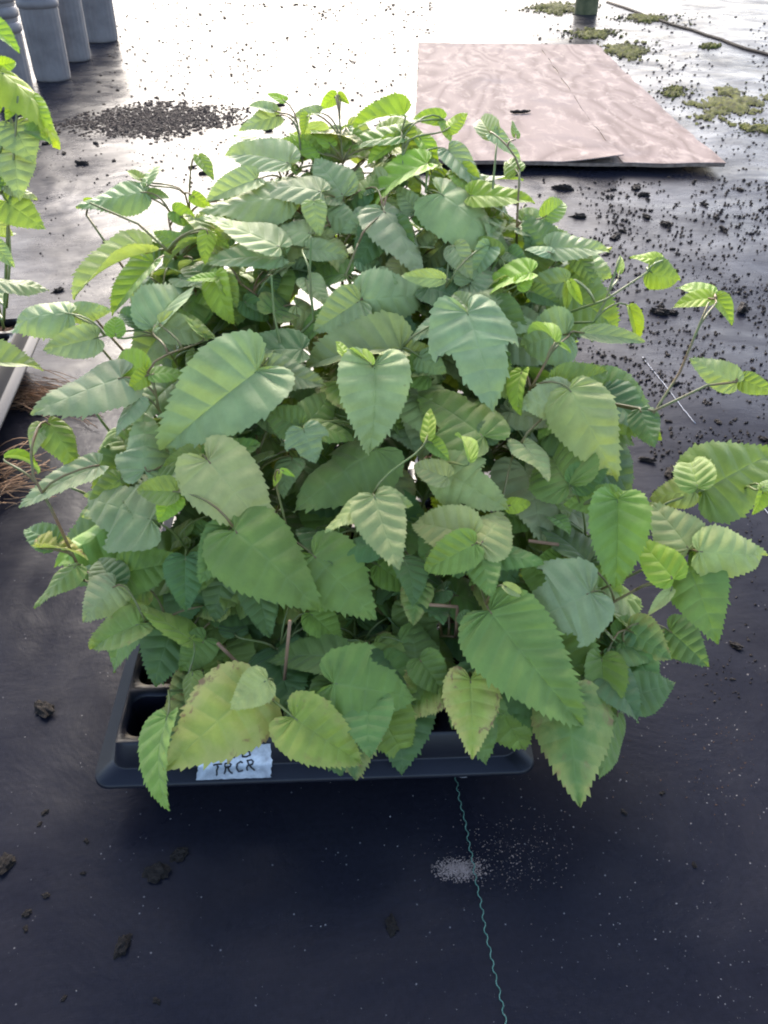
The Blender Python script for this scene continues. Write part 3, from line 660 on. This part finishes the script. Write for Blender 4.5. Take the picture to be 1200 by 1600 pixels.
def hero(plist, h, Yoff=0.0):
    bx, by, tx, ty, w, kind, col, off, ill = h
    Y = canopyY(bx, by) - off + Yoff + random.uniform(-.006, .006)
    B = AT(bx, by, Y); view = (EYE-B).normalized()
    pn = (view*.55 + UPV*.55 + Vector((random.uniform(-.15,.15), random.uniform(-.12,.12), 0))).normalized()
    r = ray(tx, ty); t = (B-EYE).dot(pn)/r.dot(pn); Tp = EYE + r*t
    if (Tp-B).length > .22: Tp = B + (Tp-B)*(.22/(Tp-B).length)
    d = Tp-B; L = d.length; dn = d.normalized()
    nat = {'o':.77,'h':.98,'l':1.08,'s':.45}[kind]
    foreL = math.hypot(tx-bx, ty-by)
    # real length against its seen length: widths follow the seen length
    scale = (B-EYE).dot(FWD)/F; wr = w*foreL*scale/L          # needed width over real length
    n0 = (view-dn*view.dot(dn)).normalized(); side = dn.cross(n0)
    ratio = min(max(wr, nat*.78), nat*1.2)
    phi = math.acos(max(.16, min(1, wr/ratio)))
    if phi < .15: phi = .15*random.random()
    up_s = 1 if side.dot(UPV) >= 0 else -1
    n = n0*math.cos(phi) + side*(up_s*math.sin(phi))
    if kind != 's' and wr/ratio > .9: ratio = max(ratio, wr)
    p = nearest(plist, B)
    # curved blades end short of their straight length
    put_leaf(p, B, d, n, L*1.07, ratio/1.07, kind, col, ill); p.leaves.append(1)
    petiole(p, B, d)

# young shoots and cut stubs seen as bare stems
def shoot(plist, pts, Y0, Y1, r0, r1):
    P = [AT(x, y, Y0+(Y1-Y0)*i/(len(pts)-1)) for i, (x, y) in enumerate(pts)]
    p = nearest(plist, P[0]); n = []
    for a, b in zip(P, P[1:]):
        for k in range(4): n.append(a.lerp(b, k/4))
    n.append(P[-1]); m = len(n)-1
    best = min(p.pts[2:], key=lambda q: (q-P[0]).length)
    n = bez(best, best.lerp(P[0], .4)+Vector((0,0,.01)), best.lerp(P[0], .8), P[0], 5)[:-1] + n; m = len(n)-1
    tube(p.v, p.f, [q-p.base for q in n], [r0+(r1-r0)*i/m for i in range(m+1)], 6); p.att += n[4:]
for pts, Ya, Yb in (([(1022,645),(1062,582),(1108,472)],.77,.84), ([(1022,642),(1105,602),(1150,597)],.77,.79), ([(928,503),(947,468),(969,402)],.87,.90), ([(947,468),(1012,425)],.88,.91),
                    ([(440,548),(428,490),(424,430)],.84,.86), ([(490,500),(484,430),(486,370)],.88,.90), ([(540,430),(560,380)],.92,.94), ([(768,318),(776,224)],1.02,1.06), ([(808,345),(812,265)],1.0,1.04),
                    ([(262,392),(216,350),(140,317)],.95,.97), ([(126,893),(80,795),(52,745),(48,705)],.66,.70), ([(248,640),(240,598),(230,583)],.77,.78), ([(822,620),(850,572),(868,535)],.79,.80),
                    ([(745,905),(744,852)],.66,.64), ([(915,840),(985,815),(1045,785),(1092,767),(1185,765)],.70,.72), ([(920,930),(1000,892),(1076,864)],.67,.66), ([(960,940),(1005,915),(1035,905)],.63,.63), ([(535,330),(538,290),(528,150)],1.04,1.12), ([(630,260),(628,205)],1.06,1.1), ([(665,300),(668,258)],1.02,1.04)):
    shoot(plants, pts, Ya, Yb, .0018, .0012)
for h in sorted(HERO, key=lambda h: abs(h[0]-590)): hero(plants, h)
def stub(pa, pb, Y, lab=None):
    p = nearest(plants, AT(*pa, Y)); a, b = AT(*pa, Y), AT(*pb, Y)
    best = min(p.pts[1:], key=lambda q: (q-a).length)
    vv, ff = [], []
    tube(vv, ff, [q-p.base for q in bez(best, best.lerp(a, .5), a, a, 4)[:-1]+[a, a.lerp(b, .5), b]], [.0018]*7, 6)
    o = obj('cut_twig', mesh('cut_twig', vv, ff, ROOT), p.root)
stub((444,1065), (453,970), .57); stub((385,1050), (340,1005), .575); stub((715,948), (671,945), .62); stub((872,851), (826,845), .66)

# leaves filling the volume below the canopy surface
MASK = [(300,300),(420,200),(640,200),(730,260),(800,340),(900,400),(890,480),(960,620),(950,700),(890,800),(980,900),(1020,960),(940,1060),(860,1110),(700,1090),(600,1110),(480,1090),(340,1060),(310,1000),(190,950),(160,860),(170,780),(200,640),(240,500),(230,420)]
cx0, cy0 = 570, 640; cnt = 0
while cnt < 430:
    px, py = random.uniform(150,1040), random.uniform(190,1130)
    if not inpoly(px, py, MASK): continue
    Y = canopyY(px, py) + random.uniform(.03, .15)
    B = AT(px, py, Y)
    if B.z < .125: B = G(px, py, random.uniform(.125, .17))
    if B.y > cells[0, NY-1].y+.05: continue
    p = nearest(plants, B); cnt += 1
    a = random.uniform(0, 6.283); o = Vector((B.x-p.base.x, B.y-p.base.y, 0))
    o = o.normalized() if o.length > .01 else Vector((math.cos(a), math.sin(a), 0))
    d = (o + Vector((math.cos(a), math.sin(a), 0))*.8 + Vector((0,-.3,0))).normalized() + Vector((0,0,random.uniform(-.7,.15)))
    n = UPV + Vector((random.uniform(-.4,.4), random.uniform(-.7,.2), 0))
    put_leaf(p, B, d, n, random.uniform(.055,.095), random.uniform(.7,.95), random.choice('oohhl'), random.choice('gggdds' if py < 800 else 'gggddv'), 0.0 if random.random() < .9 else .5); p.leaves.append(1)
    petiole(p, B, d)
for k in range(90):
    p = random.choice(plants); q = p.pts[random.randrange(2, 7)]; a = random.uniform(0, 6.283); d = Vector((math.cos(a), math.sin(a), random.uniform(-.3,.3))); B = q + d*.02
    put_leaf(p, B, d, UPV+Vector((0,-.5,0)), random.uniform(.05,.075), .85, random.choice('oh'), random.choice('gdd'), 0 if random.random() < .8 else .7); petiole(p, B, d)
cnt = 0
while cnt < 230:
    px, py = random.uniform(180,1000), (random.uniform(200,470) if cnt < 130 else random.uniform(400,1080))
    if not inpoly(px, py, MASK): continue
    B = AT(px, py, canopyY(px, py) + random.uniform(.005, .05 if cnt < 130 else .03))
    p = nearest(plants, B); cnt += 1; a = random.uniform(0, 6.283)
    d = Vector((math.cos(a), math.sin(a)*.8-.2, random.uniform(-.7,.4)))
    put_leaf(p, B, d, UPV+Vector((random.uniform(-.6,.6), random.uniform(-.9,.3), 0)), random.uniform(.03,.068), random.uniform(.62,.85), random.choice('oooh'), random.choice('ssgvpd' if py < 750 else 'ggvddg'), 0 if random.random() < .9 else .4); p.leaves.append(1)
    petiole(p, B, d)
# the far and outer flanks, which the photograph sees only edge-on
for p in plants:
    i, j = p.ij
    if j >= NY-2 or i in (0, NX-1):
        for k in range(4):
            q = p.pts[random.randrange(5, 11)]; a = random.uniform(0, 6.283)
            o = Vector((i-2.5, (j-3.5)*.8, 0)).normalized()
            d = (o + Vector((math.cos(a), math.sin(a), 0))*.7).normalized()
            B = q + d*random.uniform(.02,.045) + Vector((0,0,.01))
            x, y = proj(B + d*.05)
            if not inpoly(x, y, MASK): continue
            d.z += random.uniform(-.6,.1); put_leaf(p, B, d, UPV+d*.2, random.uniform(.05,.08), .8, random.choice('ooh'), random.choice('ggd')); petiole(p, B, d)
for p in plants: finish(p)

# plants of the neighbouring tray ----------------------------------------
plants2 = []
for (i, j), c in cells2.items():
    if i < 4 or j < 3: continue
    top = c + Vector((random.uniform(-.03,.03), random.uniform(-.02,.03), random.uniform(.22,.34)))
    p = make_plant(c, top, 'bright backlit seedling growing in the tray without a label', 'seedlings in the neighbouring tray', .2); p.ij = (i, j)
    sp = obj('soil_plug', random.choice(SP), p.root, (0,0,-.010)); plants2.append(p)
HERO2 = [(0,112,123,189,.30,'o','b',0,0),(-22,36,29,69,.42,'o','b',0,0),(38,150,80,198,.62,'o','b',0,0),(22,196,46,243,1.3,'h','s',0,0),(24,236,24,298,.95,'h','s',0,0),(8,314,62,352,.85,'h','v',0,0),
         (30,150,8,182,.6,'o','b',0,0),(-6,104,26,96,.7,'o','b',0,0),(40,205,84,215,.4,'o','v',0,0),(10,290,55,306,.4,'o','s',0,0),(-20,340,18,368,.6,'o','s',0,0),(-12,440,72,446,.3,'o','s',0,0),(-10,380,16,412,.7,'o','s',0,0),
         (-30,568,66,552,.36,'o','s',-.02,0),(-20,230,10,262,.9,'h','g',0,0),(-10,150,-30,190,.7,'o','b',0,0),(12,270,2,300,.7,'o','g',0,0)]
def Y2(py): return interp([(0,1.05),(200,1.0),(400,.95),(560,.86),(760,.74)], py)
for h in HERO2:
    h = list(h); Yo = Y2(h[1])-canopyY(h[0], h[1]); hero(plants2, tuple(h), Yo)
for pts, Ya, Yb in (([(6,500),(12,360),(22,240),(28,150)],.95,1.0), ([(10,480),(16,400),(14,352)],.95,.97)): shoot(plants2, pts, Ya, Yb, .0024, .0012)
for p in plants2:
    for k in range(6):
        q = p.pts[random.randrange(4, 13)]; a = random.uniform(1.6, 4.7); d = Vector((math.cos(a), math.sin(a), random.uniform(-.4,.2)))
        B = q + d*.03
        if proj(B+d*.09)[0] > 25: continue
        put_leaf(p, B, d, UPV, random.uniform(.06,.09), .8, random.choice('ooh'), random.choice('gsvb')); petiole(p, B, d)
    finish(p)

# ------------------------------------------------------------------ debris on the fabric
def clump_mesh(k):
    bm = bmesh.new(); bmesh.ops.create_icosphere(bm, subdivisions=3, radius=1)
    for w in bm.verts:
        s = 1 + .75*noise.noise(w.co*1.5+Vector((k*7.1,0,0))) + .42*noise.noise(w.co*4.2+Vector((0,k*5.3,0))) + .2*noise.noise(w.co*9+Vector((0,k*5.3,3)))
        w.co = Vector((w.co.x*s*1.25, w.co.y*s*.85, max(-.32, w.co.z*s*.62)))+Vector((0,0,.30))
    me = bpy.data.meshes.new('soil_clump'); bm.to_mesh(me); bm.free(); me.materials.append(SOIL); return me
CL = [clump_mesh(k) for k in range(7)]
def clump(px, py, wpx, lab, gr, asp=1.0):
    p = G(px, py); s = wpx*.5*(H/(-ray(px, py).z))/1.25
    o = obj('soil_clump', random.choice(CL), None, p); o.scale = (s, s*asp, s*.75); o.rotation_euler = (0,0,random.uniform(-1.4,1.4)); tag(o, lab, 'soil', gr)
FORE = [((70,1110,38),'rough dark soil clump lying beside the corner of the labelled tray'),((10,1350,34),'black soil clump lying on bare fabric in line with the tray corner'),((245,1365,40),'larger of two touching dark soil clumps in front of the handwritten label'),
        ((280,1337,28),'smaller of two touching dark soil clumps in front of the handwritten label'),((192,1478,30),'oval black soil clump alone on dark fabric in front of the tray'),((612,1447,26),'flat brown soil crumb beside the sand spill'),]
for (a, l) in FORE: clump(*a, l, 'soil clumps in front of the tray')
for a in ((42,1428,15),(40,1452,10),(72,1400,12),(135,1315,9),(245,1565,12),(130,1365,9),(70,1270,10),(100,1560,9),(975,1270,10),(1085,1352,10),(1150,1010,20),(1035,1240,8),(62,1288,8)): clump(*a, 'small black soil crumb on the dark fabric in front of the tray', 'small crumbs in front of the tray')
for a in ((128,257,20),(74,225,14),(100,240,12),(54,310,14),(178,252,10),(320,272,16),(168,380,16),(92,455,18),(250,205,14),(150,225,12),(385,195,22),(420,205,18),(440,165,14),(300,262,12)): clump(*a, 'dark soil clump on the pale glossy fabric near the soil spill', 'clumps around the soil spill', .7)
for i in range(46):
    while True:
        px, py = random.uniform(840,1195), random.uniform(288,760)
        if px > 840 + max(0, (py-400))*.75: break
    clump(px, py, random.choice((8,9,9,10,10,11,12,14,18)), 'dark soil clump among the crumbs on the fabric beside the plywood and plants', 'clumps on the strewn side', random.uniform(.5,1))
for a in ((880,296,26),(995,292,16),(1010,340,20),(1040,352,22),(1100,320,14),(1030,490,30),(1050,490,20),(1160,485,34),(1050,742,38),(1010,720,22),(1130,360,20),(960,600,16),(905,340,22)): clump(*a, 'dark soil clump among the crumbs on the fabric beside the plywood and plants', 'clumps on the strewn side', .6)
def scatter(name, lab, n, region, rmin, rmax, m, sq=.6, fn=None, power=2.2):
    vv, ff = [], []
    k = 0
    while k < n:
        px, py = region()
        if fn and not fn(px, py): continue
        p = G(px, py); s = (H/(-ray(px, py).z))*.5
        r = (rmin + (rmax-rmin)*random.random()**power)*s
        if ply_hit(p): continue
        crumb(vv, ff, p, r, sq); k += 1
    return tag(obj(name, mesh(name, vv, ff, m, False)), lab, None, None, 'stuff')
PC, PSN = math.cos(ang), math.sin(ang)
def ply_hit(p):
    dx, dy = p.x-c_fr.x, p.y-c_fr.y; x = dx*PC - dy*PSN; y = dx*PSN + dy*PC
    return -pwid-.02 < x < .02 and -.01 < y < plen+.02
U = random.uniform
dens = lambda px, py: noise.noise(Vector((px*.011, py*.016, 3))) + .6*noise.noise(Vector((px*.05, py*.07, 8))) > U(-.35,.45)
scatter('soil_crumbs', 'dark crumbs of potting soil strewn over the fabric', 3600, lambda: (U(800,1215), U(280,800)), 1.2, 8, SOIL, .7, lambda x, y: dens(x, y) and x > 800+max(0, y-400)*.7)
scatter('soil_crumbs', 'fine dark soil crumbs on the fabric beside the tray', 500, lambda: (U(960,1215), U(760,1100)), 1.2, 6, SOIL, .7, dens)
scatter('soil_spill', 'dark streaky spill of potting soil on the glossy fabric', 5200, lambda: (random.gauss(240, 90), random.gauss(187, 20)), 2, 9, PEATD, .4, lambda x, y: abs((y-190+(x-230)*.06)/38)+abs((x-238)/200)*.8 < 1.0-.5*random.random()*(1+noise.noise(Vector((x*.03, y*.08, 0)))))
scatter('soil_crumbs', 'thin scatter of soil crumbs across the bright far fabric', 1500, lambda: (U(150,680), 5+295*random.random()**1.3), 1.6, 8, SOIL, .5, lambda x, y: dens(x*1.3, y*2) and not (x > 640 and y > 60))
scatter('soil_crumbs', 'sparse soil crumbs on the pale fabric between the two trays', 260, lambda: (U(60,300), U(230,500)), 1, 5, SOIL, .6)
scatter('soil_crumbs', 'sparse soil crumbs on the far fabric beyond the plywood', 700, lambda: (U(840,1215), U(20,290)), 1.2, 7, SOIL, .5, lambda x, y: dens(x, y*1.5))
scatter('pale_flecks', 'pale grit flecks scattered on the dark fabric', 800, lambda: (U(0,1200), U(1000,1610)), .9, 3.4, PALE, .35, lambda x, y: random.random() < .15+.85*max(0, (x-450)/750), 3)
scatter('pale_flecks', 'brown bark flecks on the dark fabric beside the tray', 200, lambda: (random.gauss(1110,70), random.gauss(1190,60)), 1.0, 3.5, PEAT, .4)
scatter('sand_spill', 'pale sand spilled across the green stitch line', 1500, lambda: (random.gauss(718,19), random.gauss(1358,8)), 1.2, 3.6, SAND, .5, lambda x, y: ((x-722)/50)**2+((y-1358)/23)**2 < 1)
scatter('sand_spill', 'thin halo of sand grains beside the sand spill', 420, lambda: (random.gauss(790,48), random.gauss(1335,32)), .9, 2.6, SAND, .5)
tag(obj('pebble', CL[2], None, G(723,1213)), 'small pale curled fleck at the top of the green stitch line', 'pebble').scale = (.004,.003,.003)
bpy.data.objects['pebble'].data = CL[2].copy(); bpy.data.objects['pebble'].data.materials.clear(); bpy.data.objects['pebble'].data.materials.append(PALE)

# moss patches
def moss(px, py, w, h, n, lab):
    c = G(px, py); vv, ff = [], []; nx, ny = 56, 34; k1 = H/(-ray(px, py).z); ok = {}
    for j in range(ny+1):
        for i in range(nx+1):
            x, y = px+(i/nx-.5)*w*1.5, py+(j/ny-.5)*h*1.5; p = G(x, y)
            e = 1-math.hypot((i/nx-.5)*2, (j/ny-.5)*2)
            z = e*.9 + .55*noise.noise(Vector((p.x*9, p.y*7, px))) + .45*noise.noise(Vector((p.x*30, p.y*24, px))) + .35*noise.noise(Vector((p.x*90, p.y*60, px))) - .42
            if ply_hit(p): z = -1
            ok[i, j] = z > 0
            vv.append((p.x-c.x, p.y-c.y, (.004+.022*min(1, max(0, z))**.5*(1+.9*noise.noise(Vector((p.x*70, p.y*50, 1)))))*k1/.0035*.8 if z > 0 else .001))
    for j in range(ny):
        for i in range(nx):
            if sum(ok[a] for a in ((i,j),(i+1,j),(i,j+1),(i+1,j+1))) >= 2:
                k = j*(nx+1)+i; ff.append((k+nx+1, k+nx+2, k+1, k))
    tag(obj('moss_patch', mesh('moss_patch', vv, ff, MOSS, True), None, c), lab, 'moss', 'moss patches')
moss(1145,165,110,46,330,'largest yellow-green moss patch on the fabric, beside the plywood corner'); moss(1185,202,50,14,80,'narrow moss strip edging the largest moss patch')
moss(1055,144,30,14,50,'small moss tuft between the plywood and the largest moss patch'); moss(975,80,70,24,150,'moss patch along the plywood long edge'); moss(925,54,60,14,90,'thin moss patch behind the far corner of the plywood')
moss(868,14,70,16,150,'bright moss cushion at the foot of the post'); moss(1010,30,60,10,90,'moss strip on the fabric seam near the post'); moss(1105,73,30,8,40,'dark moss tuft beside the fabric seam')
mp_ = ((1145,165,60,20),(975,80,40,9),(925,54,35,6),(868,14,40,6),(1010,30,38,5),(1055,144,20,7),(1185,200,30,7))
def mreg():
    x, y, w, h = random.choice(mp_); return random.gauss(x, w*.75), random.gauss(y, h*.75)
scatter('moss_bits', 'loose bits of moss around the moss patches', 900, mreg, 2, 7, MOSS, .6)
scatter('soil_crumbs', 'dark crumbs caught around the moss patches', 350, mreg, 2, 8, SOIL, .5)
# dry roots under the neighbouring tray
vv, ff = [], []
for k in range(150):
    if k < 95: a = (U(-20,70), random.gauss(625,16)); b = (a[0]+U(60,150), 622+random.gauss(12,14))
    else: a = (U(-40,10), random.gauss(760,22)); b = (a[0]+U(30,85), a[1]+random.gauss(-18,16))
    b = (min(b[0], 165), b[1])
    A_, B_ = G(*a), G(*b); A_.z = U(.002,.02); B_.z = U(.001,.006); m1 = A_.lerp(B_, .35)+Vector((U(-.02,.02), U(-.02,.02), U(.0,.02))); m2 = A_.lerp(B_, .7)+Vector((U(-.015,.015), U(-.015,.015), U(0,.01)))
    tube(vv, ff, bez(A_, m1, m2, B_, 6), U(.0004,.0011), 4)
tag(obj('dry_roots', mesh('dry_roots', vv, ff, ROOT)), 'reddish brown dry roots trailing from under the neighbouring tray', None, None, 'stuff')
print('leaves', LEAFN, 'objects', len(bpy.data.objects))
